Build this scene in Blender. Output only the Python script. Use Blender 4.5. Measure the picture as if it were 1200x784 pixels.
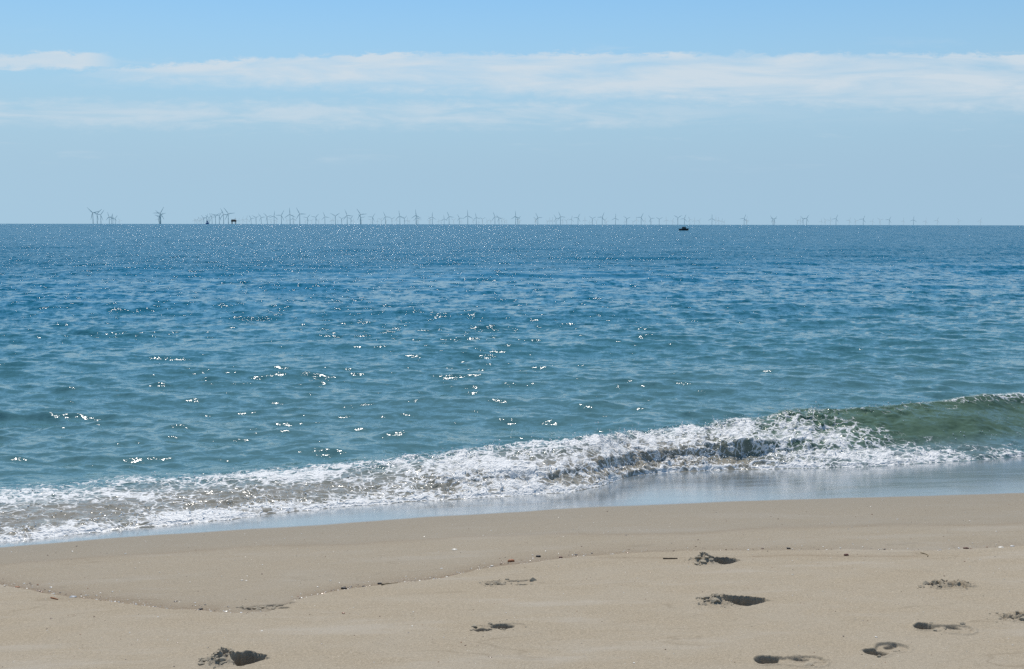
import bpy, bmesh, math, random
import numpy as np
from mathutils import Matrix, Vector, Euler

random.seed(7)
RNG = np.random.default_rng(11)
scene = bpy.context.scene
COL = scene.collection
for _o in list(bpy.data.objects):
    bpy.data.objects.remove(_o)

# ------------------------------------------------------------------ camera
F = 1300.0                      # focal length in photo pixels (photo 1200 x 784)
CAMZ = 2.65                     # eye height above sea level
PITCH = math.atan((392 - 261.9) / F)
ROLL = math.radians(-0.095)
R_EARTH = 7.4e6                 # with refraction
cam = bpy.data.cameras.new('camera')
cam_o = bpy.data.objects.new('camera', cam)
COL.objects.link(cam_o)
scene.camera = cam_o
cam.sensor_fit = 'HORIZONTAL'
cam.sensor_width = 36.0
cam.lens = 36.0 * F / 1200.0
cam.clip_start = 0.1
cam.clip_end = 90000.0
CAM_M = Matrix.Rotation(math.radians(90) - PITCH, 4, 'X') @ Matrix.Rotation(-ROLL, 4, 'Z')
cam_o.matrix_world = Matrix.Translation((0, 0, CAMZ)) @ CAM_M

# ------------------------------------------------------------------ light
SUN_EL, SUN_AZ = 57.0, -12.0    # azimuth measured from +Y (view direction), negative = left
scene.view_settings.view_transform = 'Standard'
scene.view_settings.look = 'None'
scene.view_settings.exposure = 0.0
scene.view_settings.gamma = 1.0
scene.view_settings.use_curve_mapping = False
scene.cycles.use_denoising = False
scene.cycles.max_bounces = 6
scene.cycles.sample_clamp_indirect = 4.0
scene.cycles.sample_clamp_direct = 14.0
scene.cycles.caustics_reflective = False
scene.cycles.caustics_refractive = False

sun = bpy.data.lights.new('sun', 'SUN')
sun.energy = 3.9
sun.angle = math.radians(0.53)
sun.color = (1.0, 0.95, 0.88)
sun_o = bpy.data.objects.new('sun', sun)
COL.objects.link(sun_o)
_el, _az = math.radians(SUN_EL), math.radians(SUN_AZ)
SUN_DIR = Vector((math.sin(_az) * math.cos(_el), math.cos(_az) * math.cos(_el), math.sin(_el)))
sun_o.rotation_euler = (-SUN_DIR).to_track_quat('-Z', 'Y').to_euler()
sun_o.location = (0, 0, 30)


class NT:
    """small helper to write shader maths"""
    def __init__(self, tree):
        self.t = tree; self.n = tree.nodes; self.l = tree.links

    def node(self, typ, **kw):
        nd = self.n.new(typ)
        for k, v in kw.items():
            setattr(nd, k, v)
        return nd

    def put(self, sock, v):
        if hasattr(v, 'is_output'):
            self.l.new(v, sock)
        elif v is not None:
            sock.default_value = v

    def math(self, op, a, b=None, c=None, clamp=False):
        nd = self.node('ShaderNodeMath', operation=op, use_clamp=clamp)
        for i, v in enumerate((a, b, c)):
            if v is not None:
                self.put(nd.inputs[i], v)
        return nd.outputs[0]

    def vmath(self, op, a, b=None, scale=None):
        nd = self.node('ShaderNodeVectorMath', operation=op)
        self.put(nd.inputs[0], a)
        if b is not None:
            self.put(nd.inputs[1], b)
        if scale is not None:
            self.put(nd.inputs['Scale'], scale)
        return nd.outputs['Value'] if op in ('LENGTH', 'DOT_PRODUCT', 'DISTANCE') else nd.outputs[0]

    def step(self, x, a, b, lo=0.0, hi=1.0):
        nd = self.node('ShaderNodeMapRange', interpolation_type='SMOOTHSTEP')
        for i, v in enumerate((x, a, b, lo, hi)):
            self.put(nd.inputs[i], v)
        return nd.outputs[0]

    def lin(self, x, a, b, lo=0.0, hi=1.0):
        nd = self.node('ShaderNodeMapRange')
        for i, v in enumerate((x, a, b, lo, hi)):
            self.put(nd.inputs[i], v)
        return nd.outputs[0]

    def mix(self, f, a, b):
        nd = self.node('ShaderNodeMix', data_type='RGBA')
        self.put(nd.inputs[0], f)
        for i, v in ((6, a), (7, b)):
            if not hasattr(v, 'is_output') and len(v) == 3:
                v = (*v, 1.0)
            self.put(nd.inputs[i], v)
        return nd.outputs[2]

    def noise(self, vec, scale, detail=2.0, rough=0.5, dist=0.0, color=False, dim='3D'):
        nd = self.node('ShaderNodeTexNoise', noise_dimensions=dim)
        self.put(nd.inputs['Vector'], vec)
        self.put(nd.inputs['Scale'], scale)
        self.put(nd.inputs['Detail'], detail)
        self.put(nd.inputs['Roughness'], rough)
        self.put(nd.inputs['Distortion'], dist)
        return nd.outputs['Color' if color else 'Fac']

    def attr(self, name):
        return self.node('ShaderNodeAttribute', attribute_name=name).outputs['Fac']

    def mapping(self, vec, scale=(1, 1, 1), loc=(0, 0, 0), rot=(0, 0, 0)):
        nd = self.node('ShaderNodeMapping')
        self.put(nd.inputs['Vector'], vec)
        nd.inputs['Scale'].default_value = scale
        nd.inputs['Location'].default_value = loc
        nd.inputs['Rotation'].default_value = rot
        return nd.outputs[0]


# ------------------------------------------------------------------ world sky
world = bpy.data.worlds.new('World')
scene.world = world
world.use_nodes = True
W = NT(world.node_tree)
bg = world.node_tree.nodes['Background']
bg.inputs[1].default_value = 0.1
sky = W.node('ShaderNodeTexSky', sky_type='NISHITA', sun_disc=False)
sky.sun_elevation = math.radians(SUN_EL)
sky.sun_rotation = math.radians(SUN_AZ)
sky.air_density = 1.0
sky.dust_density = 0.0
sky.ozone_density = 2.0
_dir = W.node('ShaderNodeTexCoord').outputs['Generated']
_sep = W.node('ShaderNodeSeparateXYZ')
W.put(_sep.inputs[0], _dir)
w_el = W.math('MULTIPLY', W.math('ARCSINE', _sep.outputs[2]), 180 / math.pi)
w_az = W.math('MULTIPLY', W.math('ARCTAN2', _sep.outputs[0], _sep.outputs[1]), 180 / math.pi)
sky_c = W.node('ShaderNodeMix', data_type='RGBA', blend_type='MULTIPLY')
sky_c.inputs[0].default_value = 1.0
W.put(sky_c.inputs[6], sky.outputs[0])
sky_c.inputs[7].default_value = (0.74, 1.02, 1.12, 1)
hz = W.math('POWER', W.step(w_el, 15.0, 2.2), 1.0)
side = W.lin(w_az, -25, 25, 1.0, 0.0)
haze_col = W.mix(side, (3.62, 5.42, 6.95), (3.86, 5.75, 7.25))
base_sky = W.mix(hz, sky_c.outputs[2], haze_col)
# thin cloud bands low over the sea: stretched noise in azimuth and elevation
w_plane = W.math('MULTIPLY', W.math('ARCTAN2', _sep.outputs[2], W.math('ABSOLUTE', _sep.outputs[1])), 180 / math.pi)
_cv = W.node('ShaderNodeCombineXYZ')
W.put(_cv.inputs[0], w_az); W.put(_cv.inputs[1], w_plane)
cv = _cv.outputs[0]
wob = W.math('MULTIPLY', W.math('SUBTRACT', W.noise(W.mapping(cv, (0.055, 0.10, 1), (3.1, 0.3, 0)), 1.0, 3, 0.5), 0.5), 3.0)
fine = W.noise(W.mapping(cv, (0.16, 1.15, 1), (1.7, 4.2, 0)), 1.0, 7, 0.62, 0.4)
fine2 = W.noise(W.mapping(cv, (0.85, 2.4, 1), (7.7, 1.2, 0)), 1.0, 7, 0.66, 0.3)
el_w = W.math('ADD', w_plane, W.math('MULTIPLY', W.math('SUBTRACT', fine2, 0.5), 1.1))


def band(top, bot, soft_t, soft_b, el):
    up = W.step(el, W.math('ADD', top, soft_t), W.math('SUBTRACT', top, soft_t))
    dn = W.step(el, W.math('SUBTRACT', bot, soft_b), W.math('ADD', bot, soft_b))
    return W.math('MULTIPLY', up, dn)


# main streak: crisp upper edge, soft ragged lower edge, thicker towards the right
top1 = W.math('SUBTRACT', 8.5, W.math('MULTIPLY', W.math('POWER', W.math('ABSOLUTE', W.math('MINIMUM', W.math('ADD', w_az, 3.0), 0.0)), 2.0), 0.0030))
bot1 = W.lin(w_az, -22, 20, 7.35, 5.9)
m1 = band(top1, bot1, 0.14, 0.55, el_w)
m1 = W.math('MULTIPLY', m1, W.step(w_az, -23.5, -16.5, 0.0, 1.0))
m1 = W.math('MULTIPLY', m1, W.lin(fine, 0.30, 0.60, 0.25, 1.05))
# short cloud at the left
m2 = band(W.math('ADD', 8.55, W.math('MULTIPLY', W.math('ABSOLUTE', W.math('ADD', w_az, 22.0)), -0.08)), 7.75, 0.14, 0.16, el_w)
m2 = W.math('MULTIPLY', m2, W.step(w_az, -18.6, -21.0, 0.0, 1.0))
m2 = W.math('MULTIPLY', m2, W.lin(fine, 0.25, 0.55, 0.6, 1.0))
# pale lower veil
m3 = band(W.math('ADD', 6.05, 0.0), W.math('ADD', 5.0, 0.0), 0.35, 0.45, W.math('ADD', el_w, W.math('MULTIPLY', wob, 0.2)))
m3 = W.math('MULTIPLY', m3, W.step(fine, 0.33, 0.60, 0.05, 0.72))
m3 = W.math('MULTIPLY', m3, W.step(w_az, 16.0, 2.0, 0.15, 1.0))
# scattered wisps everywhere else low in the sky
m4 = W.math('MULTIPLY', W.step(fine, 0.56, 0.78, 0.0, 0.35), band(9.0, 2.8, 1.2, 0.8, w_plane))
cl = W.math('MAXIMUM', W.math('MAXIMUM', m1, m2), W.math('MAXIMUM', m3, m4))
cl = W.math('MULTIPLY', cl, 0.86, clamp=True)
W.l.new(W.mix(cl, base_sky, (6.25, 7.15, 7.9)), bg.inputs[0])

# ------------------------------------------------------------------ general helpers


def tag(o, label=None, cat=None, group=None, kind=None):
    if label: o['label'] = label
    if cat: o['category'] = cat
    if group: o['group'] = group
    if kind: o['kind'] = kind
    return o


def link(o, parent=None):
    COL.objects.link(o)
    if parent is not None:
        o.parent = parent
    return o


def empty(name, loc=(0, 0, 0), rz=0.0):
    o = bpy.data.objects.new(name, None)
    o.empty_display_size = 0.2
    o.location = loc
    o.rotation_euler = (0, 0, rz)
    return link(o)


def bm_obj(name, bm, mat, parent=None, smooth=False):
    me = bpy.data.meshes.new(name)
    bm.normal_update()
    bm.to_mesh(me); bm.free()
    me.materials.append(mat)
    if smooth:
        for p in me.polygons:
            p.use_smooth = True
    return link(bpy.data.objects.new(name, me), parent)


def np_obj(name, verts, faces, mat, parent=None, smooth=True, attrs=None):
    """verts (n,3); faces (m,k) all the same size"""
    me = bpy.data.meshes.new(name)
    n, m, k = len(verts), len(faces), faces.shape[1]
    me.vertices.add(n)
    me.vertices.foreach_set('co', np.ascontiguousarray(verts, dtype=np.float32).ravel())
    me.loops.add(m * k)
    me.loops.foreach_set('vertex_index', np.ascontiguousarray(faces, dtype=np.int32).ravel())
    me.polygons.add(m)
    me.polygons.foreach_set('loop_start', np.arange(0, m * k, k, dtype=np.int32))
    me.polygons.foreach_set('use_smooth', np.full(m, smooth, dtype=bool))
    me.update(calc_edges=True)
    for an, av in (attrs or {}).items():
        a = me.attributes.new(an, 'FLOAT', 'POINT')
        a.data.foreach_set('value', np.ascontiguousarray(av, dtype=np.float32).ravel())
    me.materials.append(mat)
    return link(bpy.data.objects.new(name, me), parent)


def grid_faces(nr, nc):
    i = np.arange(nr - 1)[:, None] * nc + np.arange(nc - 1)[None, :]
    return np.stack([i, i + 1, i + nc + 1, i + nc], axis=-1).reshape(-1, 4)


_TAB = RNG.random((256, 256))


def vnoise(x, y, seed=0):
    x = x + seed * 37.31; y = y + seed * 91.7
    xi = np.floor(x).astype(np.int64); yi = np.floor(y).astype(np.int64)
    fx = x - xi; fy = y - yi
    fx = fx * fx * fx * (fx * (fx * 6 - 15) + 10); fy = fy * fy * fy * (fy * (fy * 6 - 15) + 10)
    x0 = xi & 255; x1 = (xi + 1) & 255; y0 = yi & 255; y1 = (yi + 1) & 255
    a = _TAB[x0, y0] * (1 - fx) + _TAB[x1, y0] * fx
    b = _TAB[x0, y1] * (1 - fx) + _TAB[x1, y1] * fx
    return a * (1 - fy) + b * fy


def fbm(x, y, octaves=4, seed=0, gain=0.5):
    s = 0.0; amp = 1.0; tot = 0.0
    for i in range(octaves):
        s = s + amp * vnoise(x * 2 ** i + i * 5.3, y * 2 ** i - i * 3.1, seed + i)
        tot += amp; amp *= gain
    return s / tot


def ridged(x, y, octaves=3, seed=0, gain=0.5):
    s = 0.0; amp = 1.0; tot = 0.0
    for i in range(octaves):
        s = s + amp * (1 - np.abs(2 * vnoise(x * 2 ** i, y * 2 ** i, seed + i) - 1))
        tot += amp; amp *= gain
    return s / tot


def sst(x, a, b):
    t = np.clip((x - a) / (b - a), 0, 1)
    return t * t * (3 - 2 * t)


# ------------------------------------------------------------------ pixel -> place
CAM3 = np.array(CAM_M.to_3x3())
SHORE = math.radians(19.0)      # the shore runs at this angle to the picture plane
NX, NY = -math.sin(SHORE), math.cos(SHORE)


def ray(px, py):
    d = CAM3 @ np.array([(px - 600) / F, (392 - py) / F, -1.0])
    return d / d[1]             # per metre of Y


def sand_plane(x, y):
    p = x * NX + y * NY
    return 0.95 - 0.0931 * p


def on_sand(px, py):
    d = ray(px, py)
    slope = 0.0931 * (d[0] * NX + NY)
    Y = (CAMZ - 0.95) / (-d[2] - slope)
    return d[0] * Y, Y


def on_sea(px, py):
    d = ray(px, py)
    a, b = 1 / (2 * R_EARTH), d[2]
    disc = b * b - 4 * a * CAMZ
    Y = 2 * CAMZ / (-b + math.sqrt(max(disc, 0)))
    return d[0] * Y, Y


def drop(x, y):
    return (x * x + y * y) / (2 * R_EARTH)


def sand_curve(pts):
    w = np.array([on_sand(*p) for p in pts])
    o = np.argsort(w[:, 0])
    return w[o, 0], w[o, 1]


# traced lines on the beach
LINE_A = sand_curve([(-120, 668), (0, 686), (60, 697), (130, 707), (200, 715), (285, 720), (315, 718), (345, 704), (400, 692), (440, 687), (520, 677), (560, 668), (620, 660), (680, 653), (760, 648), (830, 646), (1000, 644), (1090, 646), (1200, 641), (1320, 637)])
LINE_A2 = sand_curve([(660, 656), (790, 656), (860, 655), (930, 652), (1010, 653), (1087, 653)])
LINE_B = sand_curve([(-120, 672), (0, 661), (35, 658), (140, 650), (280, 642), (420, 637), (540, 629), (650, 627), (820, 626), (900, 620), (1000, 617), (1200, 614), (1320, 612)])
LINE_W = sand_curve([(-120, 650), (0, 641), (200, 626), (400, 613), (600, 600), (700, 594), (800, 590), (1000, 583), (1200, 578), (1320, 574)])


def sand_height(x, y):
    """height and wetness of the beach surface"""
    z = sand_plane(x, y)
    ya = np.interp(x, *LINE_A) + 0.018 * (fbm(x * 9, y * 0 + 3, 3, 5) - 0.5) * 2
    yb = np.interp(x, *LINE_B) + 0.05 * (fbm(x * 3, y * 0 + 8, 3, 6) - 0.5) * 2
    yw = np.interp(x, *LINE_W) + 0.05 * (fbm(x * 1.3, y * 0 + 1, 4, 7) - 0.5) * 2
    ya2 = np.interp(x, *LINE_A2) + 0.008 * (fbm(x * 7, y * 0 + 3, 3, 15) - 0.5) * 2
    da, db, dw = y - ya, y - yb, y - yw
    # the last run-up left a small lip along line A, rising towards the land
    strong = 0.4 + 0.6 * sst(-x, -1.0, 0.6)
    lip = 0.010 * strong * (1 - sst(da, -0.035, 0.012))
    lip = lip * np.exp(-np.clip(-da, 0, None) / 1.3)
    ridge = 0.004 * strong * np.exp(-((da + 0.015) / 0.03) ** 2) * (0.4 + 1.2 * fbm(x * 14, y * 14, 2, 9))
    lip2 = 0.005 * (1 - sst(y - ya2, -0.03, 0.008)) * np.exp(-np.clip(ya2 - y, 0, None) / 0.6)
    lip2 = lip2 * sst(x, 0.2, 0.9) * (1 - sst(x, 2.75, 2.85))
    und = 0.018 * (fbm(x * 0.7, y * 0.9, 3, 1) - 0.5) + 0.0035 * (fbm(x * 4, y * 5, 3, 2) - 0.5)
    rough = 0.0016 * (fbm(x * 30, y * 30, 2, 3) - 0.5)
    dry = 1 - sst(dw, -0.5, 0.05)
    lipb = 0.004 * (1 - sst(db, -0.05, 0.02)) * np.exp(-np.clip(-db, 0, None) / 0.8)
    z = z + (lip + ridge + lip2 + lipb + und + rough) * (0.15 + 0.85 * dry)
    wet = 0.10 + 0.28 * sst(da, -0.02, 0.03) + 0.24 * sst(db, -0.1, 0.12) + 0.13 * sst(dw, -0.9, -0.05)
    film = sst(dw, -0.03, 0.05)
    # grit collected along line A
    gr = np.exp(-np.clip(da, 0, None) / 0.13) * sst(da, -0.02, 0.01) * (0.4 + 0.6 * sst(-x, -1.5, 0.2))
    gr = np.maximum(gr, 0.6 * np.exp(-np.abs(y - ya2 - 0.02) / 0.03) * sst(x, 0.2, 0.9) * (1 - sst(x, 2.75, 2.85)))
    gr = np.maximum(gr, 0.45 * np.exp(-np.abs(db) / 0.05))
    return z, wet, film, gr


# ------------------------------------------------------------------ sand material
def new_mat(name):
    m = bpy.data.materials.new(name)
    m.use_nodes = True
    t = NT(m.node_tree)
    return m, t, m.node_tree.nodes['Principled BSDF']


sand_mat, T, B = new_mat('sand')
geo = T.node('ShaderNodeNewGeometry').outputs['Position']
wet_a, film_a, grit_a = T.attr('wet'), T.attr('film'), T.attr('grit')
grain = T.noise(geo, 330, 2, 0.7)
grain2 = T.noise(geo, 75, 3, 0.75)
blot = T.noise(T.mapping(geo, (1, 1.7, 1)), 2.2, 4, 0.55)
dry_c = T.mix(T.step(grain, 0.25, 0.75), (0.275, 0.222, 0.153), (0.555, 0.462, 0.333))
dry_c = T.mix(T.step(grain2, 0.36, 0.66, 0.0, 0.62), dry_c, (0.255, 0.212, 0.148))
dry_c = T.mix(T.step(blot, 0.35, 0.7, 0.0, 0.22), dry_c, (0.44, 0.395, 0.32))
swl = T.noise(T.mapping(geo, (0.35, 1.3, 1), rot=(0, 0, -0.25)), 1.1, 3, 0.5)
lines = T.step(T.math('ABSOLUTE', T.math('SUBTRACT', T.math('FRACT', T.math('MULTIPLY', swl, 9.0)), 0.5)), 0.0, 0.045, 1.0, 0.0)
dry_c = T.mix(T.math('MULTIPLY', lines, T.step(T.noise(geo, 0.9, 2), 0.45, 0.65, 0.0, 0.35)), dry_c, (0.20, 0.155, 0.10))
pale = T.noise(T.mapping(geo, (0.5, 2.2, 1), rot=(0, 0, -0.2)), 1.7, 4, 0.6)
dry_c = T.mix(T.step(pale, 0.52, 0.72, 0.0, 0.40), dry_c, (0.46, 0.415, 0.345))
damp_c = T.mix(grain, (0.19, 0.162, 0.120), (0.32, 0.28, 0.215))
col = T.mix(T.math('ADD', wet_a, T.math('MULTIPLY', T.math('SUBTRACT', blot, 0.5), 0.12)), dry_c, damp_c)
film_c = T.mix(T.noise(T.mapping(geo, (0.6, 3, 1), rot=(0, 0, -0.33)), 2.5, 3), (0.215, 0.235, 0.235), (0.28, 0.30, 0.295))
gritn = T.noise(geo, 110, 3, 0.8)
col = T.mix(T.math('MULTIPLY', grit_a, T.step(gritn, 0.35, 0.7, 0.25, 0.95)), col, (0.145, 0.088, 0.045))
specks = T.step(T.noise(geo, 120, 1, 0.5), 0.735, 0.76)
col = T.mix(T.math('MULTIPLY', specks, 0.55), col, (0.72, 0.68, 0.60))
dspecks = T.step(T.noise(T.mapping(geo, loc=(5, 3, 1)), 90, 1, 0.5), 0.745, 0.77)
col = T.mix(T.math('MULTIPLY', dspecks, 0.6), col, (0.10, 0.075, 0.05))
col = T.mix(film_a, col, film_c)
T.l.new(col, B.inputs['Base Color'])
T.l.new(T.mix(film_a, T.mix(wet_a, (0.95,) * 3, (0.62,) * 3), T.mix(T.noise(geo, 1.2, 2), (0.05,) * 3, (0.16,) * 3)), B.inputs['Roughness'])
B.inputs['IOR'].default_value = 1.34
T.l.new(T.math('ADD', 0.18, T.math('MULTIPLY', film_a, 0.42)), B.inputs['Specular IOR Level'])
T.l.new(film_a, B.inputs['Coat Weight'])
T.put(B.inputs['Coat Roughness'], T.lin(T.noise(T.mapping(geo, (0.5, 3, 1), rot=(0, 0, -SHORE)), 3, 3), 0.35, 0.65, 0.10, 0.26))
B.inputs['Coat IOR'].default_value = 1.34
bmp = T.node('ShaderNodeBump')
T.put(bmp.inputs['Strength'], T.math('SUBTRACT', 0.75, T.math('MULTIPLY', film_a, 0.70)))
bmp.inputs['Distance'].default_value = 0.0035
T.put(bmp.inputs['Height'], T.math('ADD', T.math('MULTIPLY', grain, 0.5), grain2))
T.l.new(bmp.outputs[0], B.inputs['Normal'])

# ------------------------------------------------------------------ beach mesh
FX0, FX1, DX = -5.7, 6.6, 0.016
FY0, FY1, DY = 4.5, 12.3, 0.026
xs_f = np.arange(FX0, FX1 + 1e-6, DX)
ys_f = np.arange(FY0, FY1 + 1e-6, DY)
xs = np.concatenate([[-160, -90, -50, -30, -18, -12, -9, -7.5, -6.5, -6.0, -5.8], xs_f, [6.7, 7.0, 7.6, 8.6, 10, 13, 18, 30, 50, 90, 160]])
ys = np.concatenate([[-60, -35, -20, -12, -7, -4, -2, -0.5, 0.8, 1.8, 2.6, 3.2, 3.7, 4.1, 4.35], ys_f, [12.5, 13, 14, 16, 20, 30, 60, 120]])
GX, GY = np.meshgrid(xs, ys)
sz, swet, sfilm, sgrit = sand_height(GX, GY)
inner = (GX > -40) & (GX < 40) & (GY > -30) & (GY < 16)
sz = np.where(GY > 16, np.minimum(sz, -0.6), sz)
sz = np.clip(sz, -3.0, 2.4)
OX, OY = len(xs[xs < FX0 - 1e-6]), len(ys[ys < FY0 - 1e-6])

# footprints: pixel centre, kind, half length (m), heading (rad, from +x), seed, flip
PRINTS = [
    (276, 774, 'kick', 0.15, 0.05, 1, 1), (857, 705, 'kick', 0.20, 0.03, 2, 1), (837, 659, 'kick', 0.16, 0.02, 3, 1),
    (314, 712, 'scuff', 0.16, 0.10, 4, 1), (596, 683, 'scuff', 0.17, 0.06, 5, 1), (586, 737, 'half', 0.15, 0.10, 6, 1),
    (1113, 686, 'crumb', 0.17, 0.08, 7, 1), (1106, 737, 'shoe', 0.15, -0.42, 8, 1), (926, 774, 'shoe', 0.17, -0.18, 9, 1),
    (1038, 761, 'heel', 0.13, 0.62, 10, 1), (1199, 724, 'crumb', 0.15, 0.05, 11, 1), (1062, 639, 'faint', 0.14, 0.0, 12, 1),
]


def sole(a, b, L, w):
    """signed distance-like field of a shoe sole lying along a, heel at -L; negative inside"""
    t = np.clip((a + L) / (2 * L), 0, 1)
    hw = w * (0.80 - 0.22 * np.exp(-((t - 0.38) / 0.14) ** 2) + 0.22 * np.exp(-((t - 0.72) / 0.2) ** 2))
    end = np.maximum(np.abs(a) - (L - hw), 0)
    return np.sqrt(end ** 2 + b ** 2) - hw


def ell(a, b, ca, cb, ra, rb):
    return (np.sqrt(((a - ca) / ra) ** 2 + ((b - cb) / rb) ** 2) - 1) * min(ra, rb)


def print_height(kind, a, b, L, seed):
    wob = (fbm(a * 28, b * 28, 3, seed) - 0.5)
    lump = ridged(a * 34, b * 34, 3, seed + 3)
    crack = ridged(a * 22, b * 40, 2, seed + 5)
    h = np.zeros_like(a)
    if kind == 'kick':
        hole = ell(a, b / (1.0 - 0.42 * np.clip((a - 0.42 * L) / (0.56 * L), -0.3, 1.0)), 0.42 * L, 0.0, 0.60 * L, 0.062) + 0.020 * wob
        depth = 0.085 * (0.75 + 0.5 * (-(a - 0.42 * L) / (0.56 * L)))
        inh = 1 - sst(hole, -0.012, 0.004)
        h = h - np.clip(depth, 0.035, 0.095) * inh
        m = np.exp(-((a + 0.42 * L) / (0.46 * L)) ** 2 - ((b + 0.0) / 0.055) ** 2) * (1 - 0.97 * inh)
        h = h + m * (0.034 + 0.065 * (lump - 0.5) + 0.03 * wob)
        crater = ell(a, b, -0.30 * L, -0.005, 0.20 * L, 0.022) + 0.02 * wob
        h = h - 0.030 * (1 - sst(crater, -0.01, 0.004)) * (seed != 2)
        rim = np.exp(-(np.clip(hole, 0, None) / 0.012) ** 2) * (hole > 0) * (b > -0.01)
        h = h + 0.012 * rim * (0.3 + lump)
    elif kind in ('shoe',):
        s = sole(a, b, L, 0.048) + 0.006 * wob
        ins = 1 - sst(s, -0.006, 0.003)
        h = h - 0.010 * ins
        heel = ell(a, b, -0.62 * L, 0.004, 0.34 * L, 0.040) + 0.018 * wob
        h = h - 0.045 * (1 - sst(heel, -0.012, 0.004))
        toe = ell(a, b, 0.30 * L, 0.026, 0.26 * L, 0.014) + 0.01 * wob
        h = h - 0.022 * (1 - sst(toe, -0.008, 0.003))
        h = h + 0.006 * np.exp(-((s - 0.008) / 0.008) ** 2) * (0.3 + lump)
        h = h + 0.004 * ins * sst(lump, 0.4, 0.6) * (a > -0.2 * L)
    elif kind == 'heel':
        s = sole(a, b, L, 0.052) + 0.008 * wob
        ins = 1 - sst(s, -0.008, 0.003)
        h = h - 0.014 * ins
        heel = ell(a, b, -0.55 * L, 0.0, 0.45 * L, 0.040) + 0.016 * wob
        h = h - 0.040 * (1 - sst(heel, -0.012, 0.004))
        tip = ell(a, b, 0.62 * L, 0.020, 0.32 * L, 0.014) + 0.01 * wob
        h = h - 0.020 * (1 - sst(tip, -0.008, 0.003))
        h = h + 0.005 * np.exp(-((s - 0.008) / 0.008) ** 2) * lump
    elif kind == 'half':
        s = sole(a, b, L, 0.056) + 0.010 * wob
        ins = 1 - sst(s, -0.01, 0.004)
        h = h - 0.006 * ins
        hole = ell(a, b, 0.10 * L, 0.022, 0.42 * L, 0.030) + 0.016 * wob
        h = h - 0.048 * (1 - sst(hole, -0.012, 0.004))
        sm = ell(a, b, -0.65 * L, -0.012, 0.32 * L, 0.014) + 0.016 * wob
        h = h - 0.024 * (1 - sst(sm, -0.008, 0.004))
        m = np.exp(-((a + 0.5 * L) / (0.4 * L)) ** 2 - (b / 0.04) ** 2)
        h = h + m * 0.020 * (lump - 0.4)
    elif kind == 'scuff':
        s = sole(a, b, L, 0.056) + 0.014 * wob
        ins = 1 - sst(s, -0.012, 0.006)
        h = h - 0.004 * ins
        for (ca, cb, ra, rb, d) in ((-0.72 * L, 0.004, 0.16 * L, 0.018, 0.024), (-0.35 * L, 0.0, 0.2 * L, 0.016, 0.026),
                                    (0.30 * L, 0.036, 0.55 * L, 0.008, 0.016), (0.45 * L, -0.03, 0.30 * L, 0.007, 0.014)):
            e = ell(a, b, ca, cb, ra, rb) + 0.016 * wob
            h = h - d * (1 - sst(e, -0.006, 0.004))
        m = np.exp(-((a + 0.5 * L) / (0.42 * L)) ** 2 - (b / 0.045) ** 2)
        h = h + m * 0.026 * (crack - 0.45)
    elif kind == 'crumb':
        m = np.exp(-(a / (0.72 * L)) ** 4 - (b / 0.055) ** 4)
        h = h + m * (0.008 + 0.060 * (lump - 0.55) + 0.035 * wob)
        e = ell(a, b, -0.55 * L, 0.0, 0.24 * L, 0.022) + 0.02 * wob
        h = h - 0.024 * (1 - sst(e, -0.008, 0.004))
    elif kind == 'faint':
        s = sole(a, b, L, 0.05) + 0.02 * wob
        h = h - 0.005 * (1 - sst(s, -0.02, 0.008))
    return h


cut = np.full((len(ys) - 1, len(xs) - 1), -1)
patches = []
for (px, py, kind, L, rz, seed, flip) in PRINTS:
    cx, cy = on_sand(px, py)
    hx, hy = L + 0.12, 0.26
    i0 = int((cx - hx - FX0) / DX) + OX; i1 = int((cx + hx - FX0) / DX) + OX + 1
    j0 = int((cy - hy - FY0) / DY) + OY; j1 = int((cy + hy - FY0) / DY) + OY + 1
    i0 = max(i0, OX); j0 = max(j0, OY)
    patches.append((cx, cy, kind, L, rz, seed, i0, i1, j0, j1))
    blk = cut[j0:j1, i0:i1]
    blk[blk < 0] = len(patches) - 1

faces = grid_faces(len(ys), len(xs))[(cut < 0).ravel()]
sand_o = np_obj('beach_sand', np.stack([GX, GY, sz], -1).reshape(-1, 3), faces, sand_mat,
                attrs={'wet': swet, 'film': sfilm, 'grit': sgrit})
tag(sand_o, 'smooth tan beach sand, damp towards the sea', 'sand', kind='structure')

SUBX, SUBY = 4, 6


def bilin(A, j0, j1, i0, i1):
    sub = A[j0:j1 + 1, i0:i1 + 1]
    u = np.arange((i1 - i0) * SUBX + 1) / SUBX
    v = np.arange((j1 - j0) * SUBY + 1) / SUBY
    iu = np.minimum(u.astype(int), i1 - i0 - 1); fu = u - iu
    jv = np.minimum(v.astype(int), j1 - j0 - 1); fv = (v - jv)[:, None]
    r = sub[:, iu] * (1 - fu) + sub[:, iu + 1] * fu
    return r[jv] * (1 - fv) + r[jv + 1] * fv


def ico_arrays(sub=1):
    bm = bmesh.new()
    bmesh.ops.create_icosphere(bm, subdivisions=sub, radius=1.0)
    v = np.array([x.co[:] for x in bm.verts]); f = np.array([[q.index for q in x.verts] for x in bm.faces])
    bm.free()
    return v, f


ICO_V, ICO_F = ico_arrays(1)


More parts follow.
